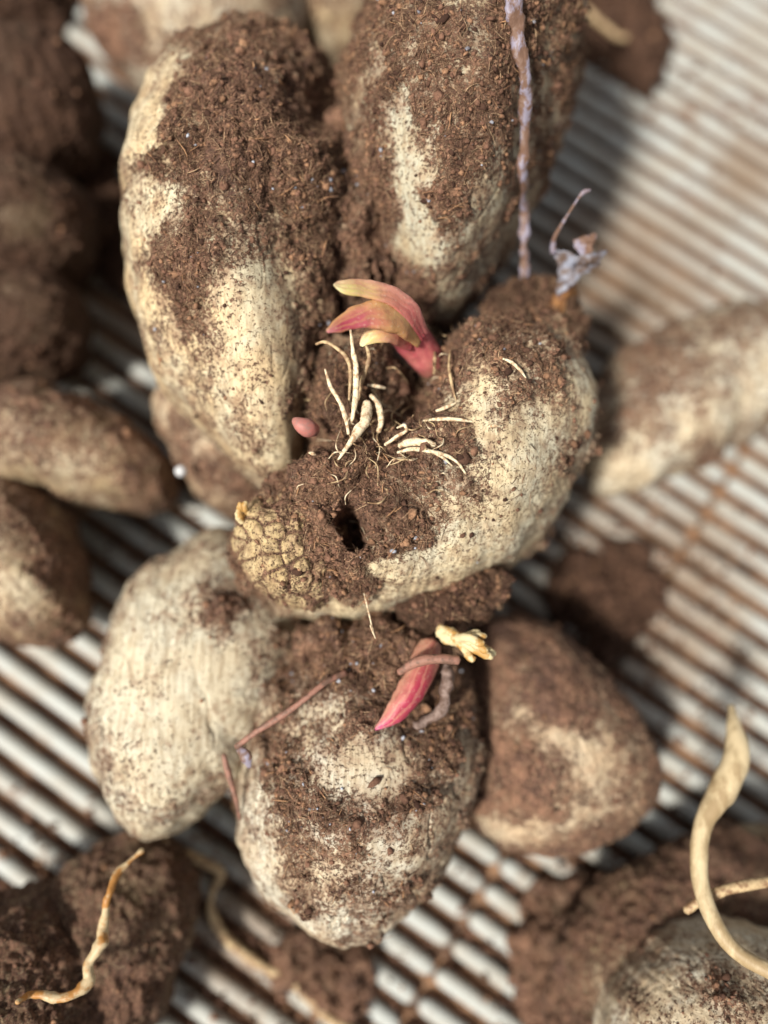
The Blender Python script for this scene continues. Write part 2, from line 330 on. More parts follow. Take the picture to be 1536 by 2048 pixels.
    if nf or nc:
        g = np.random.default_rng(seed + 99); p = np.where(vis, m ** 2 + .012, 0); p *= np.abs((N * (CL - V)).sum(1)) ; p /= p.sum()
        parts_V, parts_F3, tn = [], [], []
        if nc:
            i = g.choice(len(V), nc, p=p); S = .00008 + .00042 * g.random(nc) ** 5 + .0007 * (g.random(nc) ** 60)
            cv, cf, ct = crumbs(V[i] + N[i] * (S * .2)[:, None], S, seed); co = mesh_obj('clinging_soil', cv, cf, M_SOIL, th_, org, attrs={'tint': ct}); tag(co, kind='stuff')
        if nf > 10000:
            i = g.choice(len(V), 70, p=p); cv, cf, ct = crumbs(V[i] + N[i] * .0002, .00016 + .0003 * g.random(70) ** 3, seed + 1, .6); tag(mesh_obj('grit', cv, cf, M_GRIT, th_, org, attrs={'tint': ct}), kind='stuff')
            i = g.choice(len(V), 170, p=p); fv, ff, ft = fibres(V[i] + N[i] * .00025, N[i], .0009 + .0026 * g.random(170) ** 2, .00004 + .00010 * g.random(170) ** 2, .12, .2, seed + 4); tag(mesh_obj('wood_slivers', fv, ff, M_SLIV, th_, org, attrs={'tint': ft}), kind='stuff')
        if nf:
            i = g.choice(len(V), nf, p=p); L = .0006 + .0026 * g.random(nf) ** 2.6; Wd = .000022 + .00007 * g.random(nf) ** 3
            fv, ff, ft = fibres(V[i], N[i], L, Wd, .22, .14, seed); fo = mesh_obj('peat_fibres', fv, ff, M_FIB, th_, org, attrs={'tint': ft}); tag(fo, kind='stuff')
    return th_, V, N, m

def crspline(P, m):
    P = np.asarray(P, float); Q = np.vstack([2 * P[0] - P[1], P, 2 * P[-1] - P[-2]]); out = []
    for i in range(1, len(Q) - 2):
        for t in np.linspace(0, 1, m, endpoint=False):
            out.append(.5 * ((2 * Q[i]) + (-Q[i - 1] + Q[i + 1]) * t + (2 * Q[i - 1] - 5 * Q[i] + 4 * Q[i + 1] - Q[i + 2]) * t * t + (-Q[i - 1] + 3 * Q[i] - 3 * Q[i + 1] + Q[i + 2]) * t ** 3))
    out.append(Q[-2]); return np.array(out)
def tube(name, pts, mat, parent=None, k=12, m=10, flat=1.0, noise=0.0, nsize=.003, seed=0, label=None, cat=None, group=None, curl=0.0):
    """pts: (px, py, z_mm, radius_mm) along the piece"""
    P = np.array([[*W(x, y, z * .001), r * .001] for x, y, z, r in pts]); S = crspline(P, m); n = len(S)
    Tn = np.gradient(S[:, :3], axis=0); Tn /= np.linalg.norm(Tn, axis=1)[:, None] + 1e-12
    ref = np.array([0, 0, 1.0]); B = np.cross(Tn, ref); B /= np.linalg.norm(B, axis=1)[:, None] + 1e-9; U = np.cross(B, Tn)
    # rounded ends
    a = np.arange(k) * 2 * math.pi / k; rr = np.maximum(S[:, 3], 1e-5)
    V = S[:, None, :3] + (B[:, None] * np.cos(a)[None, :, None] + U[:, None] * (np.sin(a) * flat)[None, :, None]) * rr[:, None, None]
    if curl: V += U[:, None] * (np.cos(a)[None, :, None] ** 2) * rr[:, None, None] * curl
    V = V.reshape(-1, 3); al = np.repeat(np.linspace(0, 1, n), k); side = np.tile(np.cos(a) * .5 + .5, n)
    if noise:
        c = np.repeat(S[:, :3], k, 0); d = V - c; V = c + d * (1 + noise * fbm(V, nsize, 3, .6, seed))[:, None]
    i = np.arange(n - 1)[:, None] * k + np.arange(k)[None]; j = np.arange(n - 1)[:, None] * k + (np.arange(k)[None] + 1) % k
    F = np.stack([i, j, j + k, i + k], 2).reshape(-1, 4); 
    e0 = S[0, :3] - Tn[0] * rr[0] * .6; e1 = S[-1, :3] + Tn[-1] * rr[-1] * .6; V = np.vstack([V, e0, e1]); q = len(V)
    FL = [tuple(f) for f in F.tolist()] + [(q - 2, (t + 1) % k, t) for t in range(k)] + [(q - 1, (n - 1) * k + t, (n - 1) * k + (t + 1) % k) for t in range(k)]
    al = np.r_[al, 0, 1]; side = np.r_[side, .5, .5]
    org = np.array(parent.location) if parent is not None and parent.parent is None else (np.array(parent.parent.location) if parent is not None else np.array([S[0, 0], S[0, 1], S[:, 2].min()]))
    o = mesh_obj(name, V, FL, mat, parent, org, attrs={'along': al, 'side': side})
    if parent is None: tag(o, label, cat, group)
    elif label: o['label'] = label
    return o

# ---------------------------------------------------------------- the setting: ground and slatted tray
gm = simple_mat('brown_ground', (.16, .10, .065), (.10, .06, .04), 40, .9, bump=.001)
g_ = mesh_obj('ground', [(-3, -3, -.012), (3, -3, -.012), (3, 3, -.012), (-3, 3, -.012)], [(0, 1, 2, 3)], gm, None, (0, 0, 0), False); tag(g_, kind='structure')
ANG = -34.0; PITCH = .00590
ca, sa = math.cos(R_(ANG)), math.sin(R_(ANG))
tray = empty('slatted_tray', (0, 0, -.012), 'pale grey slatted tray of parallel rounded bars dusted with brown soil, under all the tubers', 'tray')
def bars():
    Vs, Fs, off = [], [], 0; prof = []
    wv = PITCH * .31; hh = .0026
    for a in np.linspace(0, 180, 11): prof.append((wv * math.copysign(abs(math.cos(R_(a))) ** .75, math.cos(R_(a))), -hh + hh * math.sin(R_(a)) ** .75))
    prof = [(wv * .98, -.0075)] + prof + [(-wv * .98, -.0075)]; k = len(prof); prof = np.array(prof)
    j0 = W(905, 1890, 0); s0 = j0[0] * ca + j0[1] * sa
    seg = [(s0 - .38, s0 - .0004), (s0 + .0004, s0 + .46)]
    phase = .35
    for i in range(-36, 42):
        tt = (i + phase) * PITCH
        for (a, b) in seg:
            ss = np.r_[a, a + .0004, a + .0011, a + .002, np.linspace(a + .004, b - .004, 22), b - .002, b - .0011, b - .0004, b]
            fac = np.ones(len(ss)); fac[:4] = [.35, .68, .9, 1]; fac[-4:] = [1, .9, .68, .35]
            wob = .00012 * np.sin(ss * 90 + i)
            ring = np.empty((len(ss), k, 3)); tcoord = tt + wob[:, None] + prof[None, :, 0] * (fac[:, None])
            zz = np.where(prof[None, :, 1] > -.007, -hh + (prof[None, :, 1] + hh) * (.55 + .45 * fac[:, None]), -.0075)
            ring[:, :, 0] = ss[:, None] * ca - tcoord * sa; ring[:, :, 1] = ss[:, None] * sa + tcoord * ca; ring[:, :, 2] = zz
            Vs.append(ring.reshape(-1, 3)); n = len(ss)
            I = np.arange(n - 1)[:, None] * k + np.arange(k - 1)[None]; f = np.stack([I, I + k, I + k + 1, I + 1], 2).reshape(-1, 4) + off
            Fs.append(f); Fs.append(np.array([[off + t, off + t + 1, off + k - 2 - t, off + k - 1 - t] for t in range(k // 2)]))
            e = off + (n - 1) * k; Fs.append(np.array([[e + t + 1, e + t, e + k - 1 - t, e + k - 2 - t] for t in range(k // 2)]))
            off += n * k
    return np.concatenate(Vs), np.concatenate(Fs)
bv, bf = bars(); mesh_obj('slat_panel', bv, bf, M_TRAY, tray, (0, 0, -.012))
X = np.linspace(-.4, .46, 200); Y = np.linspace(-.4, .46, 200); XX, YY = np.meshgrid(X, Y, indexing='ij'); VV = np.stack([XX.ravel(), YY.ravel(), np.full(XX.size, -.0036)], 1); VV[:, 2] += .0009 * fbm(VV, .012, 3)
I = (np.arange(199)[:, None] * 200 + np.arange(199)[None]).ravel(); mesh_obj('base_panel', VV, np.stack([I, I + 200, I + 201, I + 1], 1), M_BASE, tray, (0, 0, -.012))

# ---------------------------------------------------------------- the tubers in focus
MA = tuber_mat('cream_skin_a', pale=(.56, .51, .37), cream=(.62, .49, .30), tan=(.38, .26, .15), rot=.12)
MB = tuber_mat('cream_skin_b', cream=(.46, .40, .28), pale=(.44, .43, .34), rot=-.25)
MC = tuber_mat('cream_skin_c', cream=(.63, .53, .35), pale=(.60, .57, .44), tan=(.44, .32, .19), rot=.9, speck=1.0)
MD = tuber_mat('pale_skin_d', cream=(.56, .50, .37), pale=(.54, .52, .42), tan=(.38, .31, .21), speck=.1)
ME = tuber_mat('pale_skin_e', cream=(.54, .46, .33), pale=(.55, .53, .44), tan=(.40, .29, .18), rot=.5)
MF = tuber_mat('tan_skin_f', cream=(.52, .40, .27), pale=(.48, .40, .29), tan=(.38, .25, .15))
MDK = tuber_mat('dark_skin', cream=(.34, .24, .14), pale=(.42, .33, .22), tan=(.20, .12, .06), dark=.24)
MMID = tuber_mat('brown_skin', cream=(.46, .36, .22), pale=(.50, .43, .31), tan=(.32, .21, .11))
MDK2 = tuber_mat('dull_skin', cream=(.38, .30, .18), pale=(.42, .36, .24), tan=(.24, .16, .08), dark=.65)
MSC = tuber_mat('scar_skin', cream=(.50, .38, .20), pale=(.46, .36, .21), tan=(.36, .24, .12), speck=.8)

NB = 230
A, AV, AN, Am = tuber('big oval cream tuber with soil-crusted upper half, left of the pink sprout',
    [(330, 110), (400, 62), (480, 42), (560, 50), (640, 92), (700, 150), (722, 250), (722, 350), (728, 450), (730, 520), (712, 600), (690, 680), (655, 760), (636, 850), (615, 930), (570, 985), (520, 970), (460, 912), (390, 855), (330, 785), (285, 690), (255, 570), (241, 450), (243, 300), (270, 190)],
    (470, 470), .038, .0245, .038, MA, n=NB, seed=1, bias=-.25, patch=.009, lump=.0009, rough=1.25, sq=.92, crz=.00012,
    spots=[(520, 190, 190, 170, 0, 1.6), (600, 370, 110, 150, 0, 1.1), (400, 330, 90, 80, 0, 1.3), (380, 530, 75, 85, 20, 1.5), (290, 230, 40, 110, 12, -1.5), (665, 540, 42, 120, 0, 1.2), (550, 790, 45, 110, 0, -.7), (640, 760, 32, 130, 0, 1.3), (450, 680, 50, 40, 0, .5), (480, 500, 80, 90, 30, -.75), (470, 750, 150, 120, 30, -.7), (270, 560, 40, 200, 0, -.6), (330, 430, 60, 25, 0, -.6), (640, 650, 40, 50, 0, .9), (500, 620, 60, 60, 0, -.5), (590, 900, 60, 60, 0, -.5)],
    dents=[(650, 160, 75, 90, 10, -9), (600, 300, 60, 60, 0, 1.5), (700, 480, 26, 200, 4, -5), (575, 470, 30, 90, 10, -1.0), (470, 340, 70, 50, 0, .8), (640, 390, 30, 40, 0, 1.4)],
    nf=24000, nc=12000)
B, BV, BN, Bm = tuber('long soil-speckled tuber at the top edge with a violet stem lying on it',
    [(735, 0), (708, 80), (682, 160), (668, 250), (668, 350), (684, 450), (740, 540), (790, 605), (850, 645), (905, 628), (965, 580), (1018, 500), (1056, 420), (1096, 330), (1136, 220), (1162, 120), (1172, 0), (1150, -120), (1080, -230), (950, -280), (820, -230), (760, -120)],
    (910, 200), .042, .029, .042, MB, n=NB, seed=2, bias=.18, patch=.008, lump=.0009, rough=.85, sq=.92,
    spots=[(815, 300, 26, 110, -5, -1.5), (835, 480, 60, 60, 10, -1.9), (830, 410, 25, 60, 0, -1.2), (960, 420, 30, 90, 20, -.6), (740, 430, 50, 120, 0, 1.2), (900, 420, 50, 100, 0, .9), (770, 120, 70, 120, 0, .5), (900, 590, 45, 22, -45, -1.3), (1000, 60, 30, 100, 0, .6), (880, 100, 60, 80, 0, -.25), (800, 590, 60, 60, 0, 1.2), (1080, 120, 40, 140, 10, -.1)],
    dents=[(1075, 330, 55, 260, 10, -3.0), (700, 300, 30, 220, 0, -2), (740, 560, 50, 50, 0, -3), (830, 620, 60, 40, 0, -2)],
    nf=24000, nc=12000)
Cc, CV, CN, Cm = tuber('kidney shaped speckled tuber bearing the pink sprout, round scar at its lower left end',
    [(505, 1010), (478, 1060), (485, 1120), (520, 1180), (575, 1220), (640, 1245), (740, 1245), (850, 1215), (960, 1165), (1062, 1092), (1132, 1000), (1176, 900), (1192, 800), (1172, 705), (1112, 645), (1012, 632), (940, 655), (900, 700), (850, 720), (780, 700), (700, 670), (648, 700), (610, 770), (605, 850), (600, 930), (565, 985)],
    (850, 930), .034, .0265, .034, MC, n=NB + 30, seed=3, crz=0.0, bias=.14, patch=.008, lump=.0010, rough=1.5, sq=.80,
    spots=[(1040, 960, 110, 190, 25, -.75), (1170, 820, 45, 170, 0, -.55), (960, 790, 28, 70, -10, -1.7), (960, 1050, 160, 90, -35, -.75), (1030, 690, 90, 45, 20, .8), (760, 850, 150, 150, 0, 1.6), (695, 1040, 85, 100, 0, 1.5), (690, 1222, 80, 34, 0, -2.8), (740, 1130, 40, 60, 0, 1.0), (860, 1130, 120, 45, -22, -1.3), (640, 960, 90, 70, 0, 1.3), (860, 700, 60, 60, 0, 1.5), (900, 960, 40, 40, 0, -.3), (1000, 860, 60, 50, 0, -.3)],
    dents=[(800, 755, 105, 75, 0, -14), (850, 790, 50, 35, 0, -4), (860, 690, 45, 50, 0, -8), (780, 880, 90, 60, 0, -4.5), (720, 960, 90, 60, 0, -2.5), (600, 1000, 70, 55, 0, -2.5), (1040, 760, 70, 60, 0, 1.5), (690, 820, 40, 60, 0, 1.5), (840, 870, 70, 14, 0, -1.6), (650, 920, 60, 35, -30, 1.2)],
    holes=[(707, 1042, 28, 43, -18, 12)], nf=30000, nc=19000)
gs = np.random.default_rng(5); cob = [(x, y) for x in range(465, 735, 42) for y in range(985, 1240, 39)]; cob = [(x + gs.normal() * 13, y + gs.normal() * 13) for x, y in cob]
tuber(None, [(500, 1005), (474, 1050), (476, 1105), (505, 1160), (555, 1205), (610, 1215), (665, 1180), (695, 1135), (700, 1085), (672, 1050), (640, 1025), (580, 1000), (540, 996)], (585, 1105), .044, .0105, .012, MSC, n=110, seed=31, bias=-.38, spots=[(670, 1185, 60, 35, -20, 1.2), (560, 1005, 100, 28, 0, 1.5), (695, 1080, 22, 60, 0, 1.0)], lump=.0005, rough=.8, sq=.75, cob=cob, bodyname='stem_scar', parent=Cc, nf=500, nc=400)

tuber('packed brown soil filling the cleft between the two big upper tubers', [(690, 250), (722, 240), (745, 300), (755, 400), (770, 500), (790, 580), (770, 640), (720, 660), (670, 640), (655, 560), (668, 450), (672, 340)], (718, 460), .044, .0095, .03, MF, n=110, seed=63, bias=1.3, rough=1.8, cat='soil clod', name='soil_clod', lump=.0022, nf=6000, nc=3500, rag=.10)
# ---------------------------------------------------------------- the tubers just below them
D, DV, DN, Dm = tuber('plump whitish tuber lower left, the palest of all, with one brown patch',
    [(350, 1090), (420, 1055), (490, 1060), (560, 1130), (625, 1230), (625, 1330), (570, 1430), (510, 1500), (460, 1585), (385, 1652), (300, 1682), (238, 1652), (190, 1575), (168, 1480), (175, 1380), (210, 1280), (238, 1180), (290, 1120)],
    (400, 1370), .020, .0185, .020, MD, n=130, seed=4, cl0=.10, bias=-.75, patch=.012, spots=[(430, 1225, 50, 45, 0, 1.3), (580, 1340, 50, 110, 10, 1.5), (500, 1520, 30, 70, 30, .8), (250, 1510, 20, 80, -15, .5), (420, 1090, 60, 25, 0, .5)], nf=300, nc=500, sq=.9)
E, EV, EN, Em = tuber('mottled cream and brown tuber at bottom centre, a red shoot hanging over its upper end',
    [(620, 1240), (700, 1205), (800, 1225), (880, 1280), (935, 1350), (958, 1450), (955, 1560), (922, 1660), (880, 1742), (822, 1822), (760, 1872), (680, 1896), (610, 1882), (556, 1832), (508, 1760), (475, 1680), (465, 1600), (480, 1520), (500, 1430), (560, 1330)],
    (720, 1530), .023, .022, .023, ME, n=170, seed=6, crz=.0005, bias=-.1, patch=.010, rough=1.3, lump=.0014,
    spots=[(720, 1330, 170, 70, 0, 1.6), (740, 1540, 75, 60, 0, -.9), (860, 1450, 60, 110, 0, 1.1), (560, 1480, 40, 90, 20, .6), (600, 1430, 25, 90, 30, -.6), (640, 1620, 60, 25, 35, .9), (800, 1600, 90, 18, -10, .7), (700, 1690, 35, 80, -20, .8), (520, 1650, 35, 120, 0, -1.0), (640, 1850, 120, 35, 0, -.9), (780, 1720, 60, 80, 0, -.5), (700, 1470, 60, 25, 0, .6)],
    dents=[(800, 1420, 50, 40, 20, -3), (700, 1300, 90, 50, 0, 1.5), (890, 1400, 30, 50, 0, -2)], nf=12000, nc=4500, sq=.9)
Ft, FV, FN, Fm = tuber('brown soil-coated tuber with cream patches, right of the bottom centre tuber',
    [(960, 1240), (1060, 1232), (1150, 1300), (1230, 1380), (1292, 1460), (1316, 1540), (1290, 1622), (1220, 1682), (1130, 1712), (1040, 1704), (965, 1672), (930, 1600), (905, 1450), (912, 1310)],
    (1100, 1480), .018, .016, .018, MF, n=120, seed=8, bias=.95, patch=.010, rough=.5, lump=.0010,
    spots=[(1190, 1530, 60, 70, 0, -2.3), (1150, 1475, 45, 25, 0, -1.4), (1000, 1650, 60, 34, 0, -2.4), (1140, 1640, 110, 28, -10, -1.8), (1040, 1450, 25, 20, 0, -.8)], nf=0, nc=500)

# ---------------------------------------------------------------- blurred tubers around
bgd = [
 ('brown tuber with cream patches wedged under the big oval tuber', [(298, 800), (310, 772), (400, 790), (520, 850), (575, 930), (560, 1010), (490, 1036), (425, 1022), (372, 962), (340, 900), (305, 860)], (430, 910), .017, .016, .017, MF, dict(bias=.35, spots=[(320, 820, 40, 50, 0, -1.5), (490, 920, 40, 25, 0, -1.6), (410, 890, 18, 25, 0, -1.2)])),
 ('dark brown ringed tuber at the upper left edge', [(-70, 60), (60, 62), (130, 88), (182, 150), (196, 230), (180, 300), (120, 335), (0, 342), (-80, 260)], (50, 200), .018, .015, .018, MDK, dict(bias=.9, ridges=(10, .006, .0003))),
 ('dark tuber with a painted lit spot, middle of the three stacked at the left edge', [(-70, 345), (40, 330), (120, 338), (170, 380), (184, 440), (168, 510), (100, 548), (0, 550), (-80, 500)], (50, 440), .018, .015, .018, MDK, dict(bias=.5, spots=[(60, 440, 60, 38, 0, -3.2)], ridges=(80, .006, .0003))),  # the pale spot paints light falling on this tuber
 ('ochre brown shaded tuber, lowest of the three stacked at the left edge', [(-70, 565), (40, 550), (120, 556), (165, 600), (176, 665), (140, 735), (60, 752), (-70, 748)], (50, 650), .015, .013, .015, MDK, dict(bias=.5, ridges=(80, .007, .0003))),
 ('long brown tuber with a cream lower edge pointing in from the left', [(-100, 790), (0, 772), (120, 788), (220, 830), (305, 880), (352, 935), (345, 990), (290, 1022), (200, 1012), (100, 985), (0, 958), (-100, 945)], (120, 900), .017, .016, .017, MMID, dict(bias=.55, spots=[(60, 960, 150, 22, 10, -1.6), (160, 860, 30, 20, 0, -.5)])),
 ('brown and cream blotched tuber at the left edge below the long one', [(-90, 975), (30, 962), (105, 1000), (150, 1080), (172, 1180), (176, 1240), (120, 1292), (20, 1278), (-90, 1250)], (50, 1120), .017, .016, .017, MMID, dict(bias=.35, spots=[(30, 1200, 50, 50, 0, -1.4), (20, 1120, 30, 30, 0, -.6), (100, 1130, 50, 60, 0, .8)])),
 ('tan mottled tuber at the top edge behind the big oval tuber', [(172, -90), (188, 60), (230, 122), (320, 200), (440, 230), (560, 180), (620, 60), (600, -90), (400, -130)], (400, 40), .020, .018, .020, ME, dict(bias=-.55, spots=[(200, 90, 60, 90, 0, 2.0), (300, 90, 50, 35, 0, 1.0)])),
 ('small greyish tuber at the top edge between the two big tubers', [(560, -80), (660, -100), (760, -70), (770, 40), (720, 110), (650, 110), (600, 60)], (670, 0), .016, .014, .016, MMID, dict(bias=-.5)),
 ('long grey brown tuber with a cream flank reaching the right edge', [(1150, 800), (1200, 735), (1290, 682), (1400, 628), (1536, 602), (1660, 596), (1700, 700), (1580, 810), (1450, 890), (1350, 955), (1262, 992), (1200, 985), (1160, 900)], (1400, 780), .016, .015, .016, ME, dict(bias=-.05, cl0=.1, spots=[(1320, 780, 120, 60, -30, .5), (1400, 870, 180, 35, -35, -1.0), (1230, 930, 60, 50, 0, -.8), (1500, 720, 80, 80, 0, -.4)])),
 ('dark soil-covered tuber at the lower right, under the thick pale root', [(1100, 1990), (1140, 1860), (1210, 1760), (1320, 1700), (1430, 1660), (1540, 1640), (1680, 1680), (1700, 1850), (1560, 2000), (1380, 2120), (1200, 2180), (1110, 2100)], (1380, 1900), .014, .011, .014, MDK2, dict(bias=.6, rough=1.1, spots=[(1500, 1665, 45, 18, 20, -2.0), (1160, 1960, 60, 60, 0, -.3)])),
 ('flaky cream tuber in the bottom right corner', [(1205, 2060), (1240, 1960), (1300, 1890), (1400, 1850), (1500, 1850), (1640, 1910), (1700, 2080), (1560, 2240), (1340, 2250), (1220, 2170)], (1430, 2040), .028, .021, .028, ME, dict(cl0=.08, bias=-.7, rough=1.0, spots=[(1400, 1960, 40, 15, 40, .9), (1500, 1860, 60, 20, 0, .4)])),
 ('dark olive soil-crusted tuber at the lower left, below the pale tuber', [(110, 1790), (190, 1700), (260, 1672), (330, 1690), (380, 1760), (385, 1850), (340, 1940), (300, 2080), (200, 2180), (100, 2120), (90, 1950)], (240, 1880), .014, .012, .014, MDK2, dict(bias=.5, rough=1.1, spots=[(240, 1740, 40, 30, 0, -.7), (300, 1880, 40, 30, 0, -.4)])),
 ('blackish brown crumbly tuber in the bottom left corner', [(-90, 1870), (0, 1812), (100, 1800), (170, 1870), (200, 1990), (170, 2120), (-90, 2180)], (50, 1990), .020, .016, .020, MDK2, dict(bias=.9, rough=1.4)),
]
for i, (lb, ol, cc, zc, hu, hd, mt, kw) in enumerate(bgd):
    tuber(lb, ol, cc, zc, hu, hd, mt, n=90, seed=40 + i, group='tubers lying on the slatted tray', nc=220, nf=0, **{'rough': .6, **kw})

# soil-caked flake that sticks out from under the kidney shaped tuber
tuber('dark crusty flake of soil jutting out under the kidney shaped tuber', [(800, 1215), (860, 1180), (960, 1140), (1008, 1150), (1010, 1185), (985, 1215), (930, 1232), (860, 1245), (810, 1240)], (905, 1200), .040, .005, .014, MDK, n=80, seed=60, bias=1.0, rough=1.3, cat='soil flake', name='soil_flake', lump=.0006, nf=1800, nc=1500)
# neck of soil that joins kidney tuber and the ones below
tuber('rough neck of packed brown soil between the kidney tuber and the tubers below', [(620, 1275), (700, 1262), (820, 1252), (900, 1262), (900, 1300), (860, 1330), (790, 1400), (745, 1425), (700, 1380), (640, 1330), (600, 1290)], (750, 1325), .030, .014, .022, MF, n=120, seed=61, bias=1.2, rough=2.0, cat='soil clod', name='soil_clod', lump=.0022, nf=12000, nc=3500, dents=[(700, 1330, 40, 30, 0, -4), (820, 1330, 30, 30, 0, -3)])

# ---------------------------------------------------------------- sprouts, bud and roots of the kidney tuber
spr = tube('sprout', [(862, 732, 48, 2.25), (850, 712, 50, 2.61), (826, 680, 53, 2.79), (798, 648, 57, 2.79), (772, 634, 60, 2.25), (752, 628, 61, 1.17)], M_SPROUT, Cc, k=28, noise=.06)
tube('leaf_scale', [(846, 672, 56, 0.90), (822, 632, 60, 1.57), (792, 602, 62.5, 1.53), (758, 587, 64, 1.44), (722, 580, 65, 1.35), (694, 577, 66, 1.12), (677, 573, 66.5, 0.77), (668, 570, 67, 0.23)], M_LEAFY, spr, k=26, flat=.5, curl=.35, noise=.10)
tube('leaf_scale', [(836, 682, 56, 1.08), (806, 648, 60, 2.25), (766, 634, 63, 2.43), (728, 634, 64.5, 1.94), (696, 644, 65.6, 1.35), (674, 655, 66.2, 0.95), (655, 663, 67, 0.27)], M_LEAFR, spr, k=28, flat=.5, curl=.2, noise=.10)
tube('leaf_scale', [(822, 690, 55.5, 1.08), (788, 664, 59.5, 1.98), (758, 664, 61.5, 1.71), (736, 676, 61.5, 1.08), (722, 690, 61, 0.36)], M_LEAFY, spr, k=22, flat=.45, noise=.10)
bud = tube('bud', [(630, 860, 54.8, 1.0), (616, 856, 56, 1.35), (603, 850, 56.6, 1.15), (593, 843, 56.6, .75), (588, 838, 56.2, .3)], M_PINK, Cc, k=18, flat=.9, noise=.06)
wr = [
 [(701, 658, 61, .22), (706, 700, 60, .42), (712, 740, 59, .55), (711, 790, 58, .6), (706, 830, 57.5, .45), (700, 850, 57, .2)],
 [(650, 738, 58, .18), (662, 775, 58, .38), (680, 805, 58.3, .42), (691, 835, 58, .45), (697, 868, 57.5, .3)],
 [(632, 688, 58, .25), (650, 684, 59, .32), (676, 698, 59.5, .38), (696, 722, 59, .42), (701, 752, 58, .4), (698, 800, 57, .2)],
 [(733, 690, 59, .3), (738, 715, 58, .42), (731, 742, 57, .45), (722, 768, 56, .4), (716, 800, 55, .3)],
 [(734, 806, 57, .9), (732, 835, 58, 1.1), (716, 862, 58.5, .95), (697, 890, 58.5, .5), (682, 912, 58, .3), (674, 922, 57.6, .12)],
 [(742, 790, 56, .4), (756, 810, 56.5, .62), (762, 840, 56.5, .62), (757, 864, 56, .5)],
 [(798, 892, 57, .5), (820, 884, 57.5, .75), (848, 884, 57.5, .75), (870, 890, 57, .5)],
 [(795, 905, 57, .25), (825, 898, 57.5, .42), (858, 902, 57.5, .42), (890, 910, 57, .35), (915, 925, 57, .28), (932, 948, 57, .16)],
 [(865, 905, 57, .2), (885, 915, 57.3, .25), (905, 932, 57, .12)],
 [(872, 822, 57, .25), (892, 815, 57.6, .38), (912, 806, 57.6, .2)],
 [(845, 842, 57, .2), (880, 838, 57.8, .36), (915, 839, 57.9, .36), (944, 843, 57.5, .2)],
 [(770, 890, 57, .3), (795, 872, 57.8, .36), (812, 862, 58, .3), (808, 850, 58, .3), (794, 856, 58, .18)],
 [(900, 700, 56, .12), (898, 735, 57, .3), (904, 770, 56.6, .28), (912, 800, 56.5, .12)],
 [(868, 700, 52, .2), (870, 720, 54, .34), (868, 748, 52, .2)],
 [(1002, 716, 59, .15), (1022, 724, 59.6, .32), (1040, 740, 59.4, .3), (1052, 756, 59, .1)],
 [(978, 853, 60, .2), (990, 851, 60.3, .34), (1000, 852, 60, .2)],
 [(618, 905, 57, .2), (625, 907, 57.2, .4), (631, 909, 57, .2)],
 [(728, 1187, 57, .1), (735, 1215, 57, .16), (742, 1245, 55, .16), (750, 1276, 52, .1)],
 [(740, 1250, 55, .08), (745, 1262, 54.5, .2), (751, 1277, 53, .08)],
 [(736, 770, 54, .25), (752, 772, 55, .4), (770, 776, 54, .3)],
]
CX, CY = PX(CV); k_ = CN[:, 2] > .05; CX, CY, CZ = CX[k_], CY[k_], CV[k_, 2]
def on_c(x, y):
    return float(CZ[((CX - x) ** 2 + (CY - y) ** 2) < 49].max(initial=.04)) * 1000
wr = [[(x, y, max(z, on_c(x, y) + (.35 if 0 < j < len(p) - 1 else -.1)), r_ * .74) for j, (x, y, z, r_) in enumerate(p)] for p in wr]
for i, p in enumerate(wr):
    tube('root', p, M_ROOTW if i not in (3, 12, 13, 2) else M_ROOTD, Cc, k=9, noise=.25, nsize=.0012, seed=i)
g = np.random.default_rng(77)          # fine brown rootlets in the hollow of the crown
for i in range(80):
    x, y = g.normal(765, 90), g.normal(850, 95); a = g.uniform(0, 6.28); L = g.uniform(12, 60) ; z = on_c(x, y) + .4
    tube('root', [(x, y, z - .3, .06), (x + L * .4 * math.cos(a), y + L * .4 * math.sin(a), z + .7, .10), (x + L * math.cos(a + .5), y + L * math.sin(a + .5), on_c(x + L * math.cos(a + .5), y + L * math.sin(a + .5)) + .2, .04)], M_ROOTD if i % 3 else M_ROOTW, Cc, k=6, noise=.2, seed=i)
for i, (x, y) in enumerate([(482, 1010), (478, 1022), (488, 1008)]):
    tube('fibre_tuft', [(x + 8, y + 22, 50, .5), (x, y + 8, 51.5, .6), (x - 3 + 4 * i, y - 4, 52, .35)], M_STRAW, Cc, k=8, noise=.4, nsize=.001, seed=i)

# ---------------------------------------------------------------- red shoot, stems and loose pieces on the lower tubers
s2 = tube('sprout', [(862, 1285, 44, 1.7), (852, 1318, 45, 2.2), (834, 1360, 46, 2.15), (812, 1398, 46.5, 1.95), (790, 1427, 46.5, 1.5), (768, 1446, 46, .8), (750, 1458, 45.6, .25)], M_SPROUT2, E, k=24, noise=.12, flat=.6, curl=-.4)
tube('twig', [(798, 1345, 47.5, .5), (830, 1325, 49, .8), (870, 1318, 49.5, .75), (917, 1320, 49.5, .62)], M_RED, None, noise=.15, label='short smooth reddish twig lying across the top of the red shoot', cat='twig')
tube('thin_stem', [(690, 1345, 44, .42), (650, 1366, 45.2, .45), (605, 1402, 45.5, .42), (560, 1434, 44.6, .5), (515, 1462, 43.5, .44), (472, 1494, 42, .36)], M_RED, None, noise=.12, label='thin straight reddish stem slanting from the soil clod to the pale tuber', cat='stem')
tube('root', [(448, 1510, 38, .4), (455, 1540, 37.5, .5), (470, 1590, 36, .4), (480, 1640, 34, .2)], M_RED, None, noise=.2, label='short pinkish root in the groove between the pale and the bottom centre tubers', cat='root')
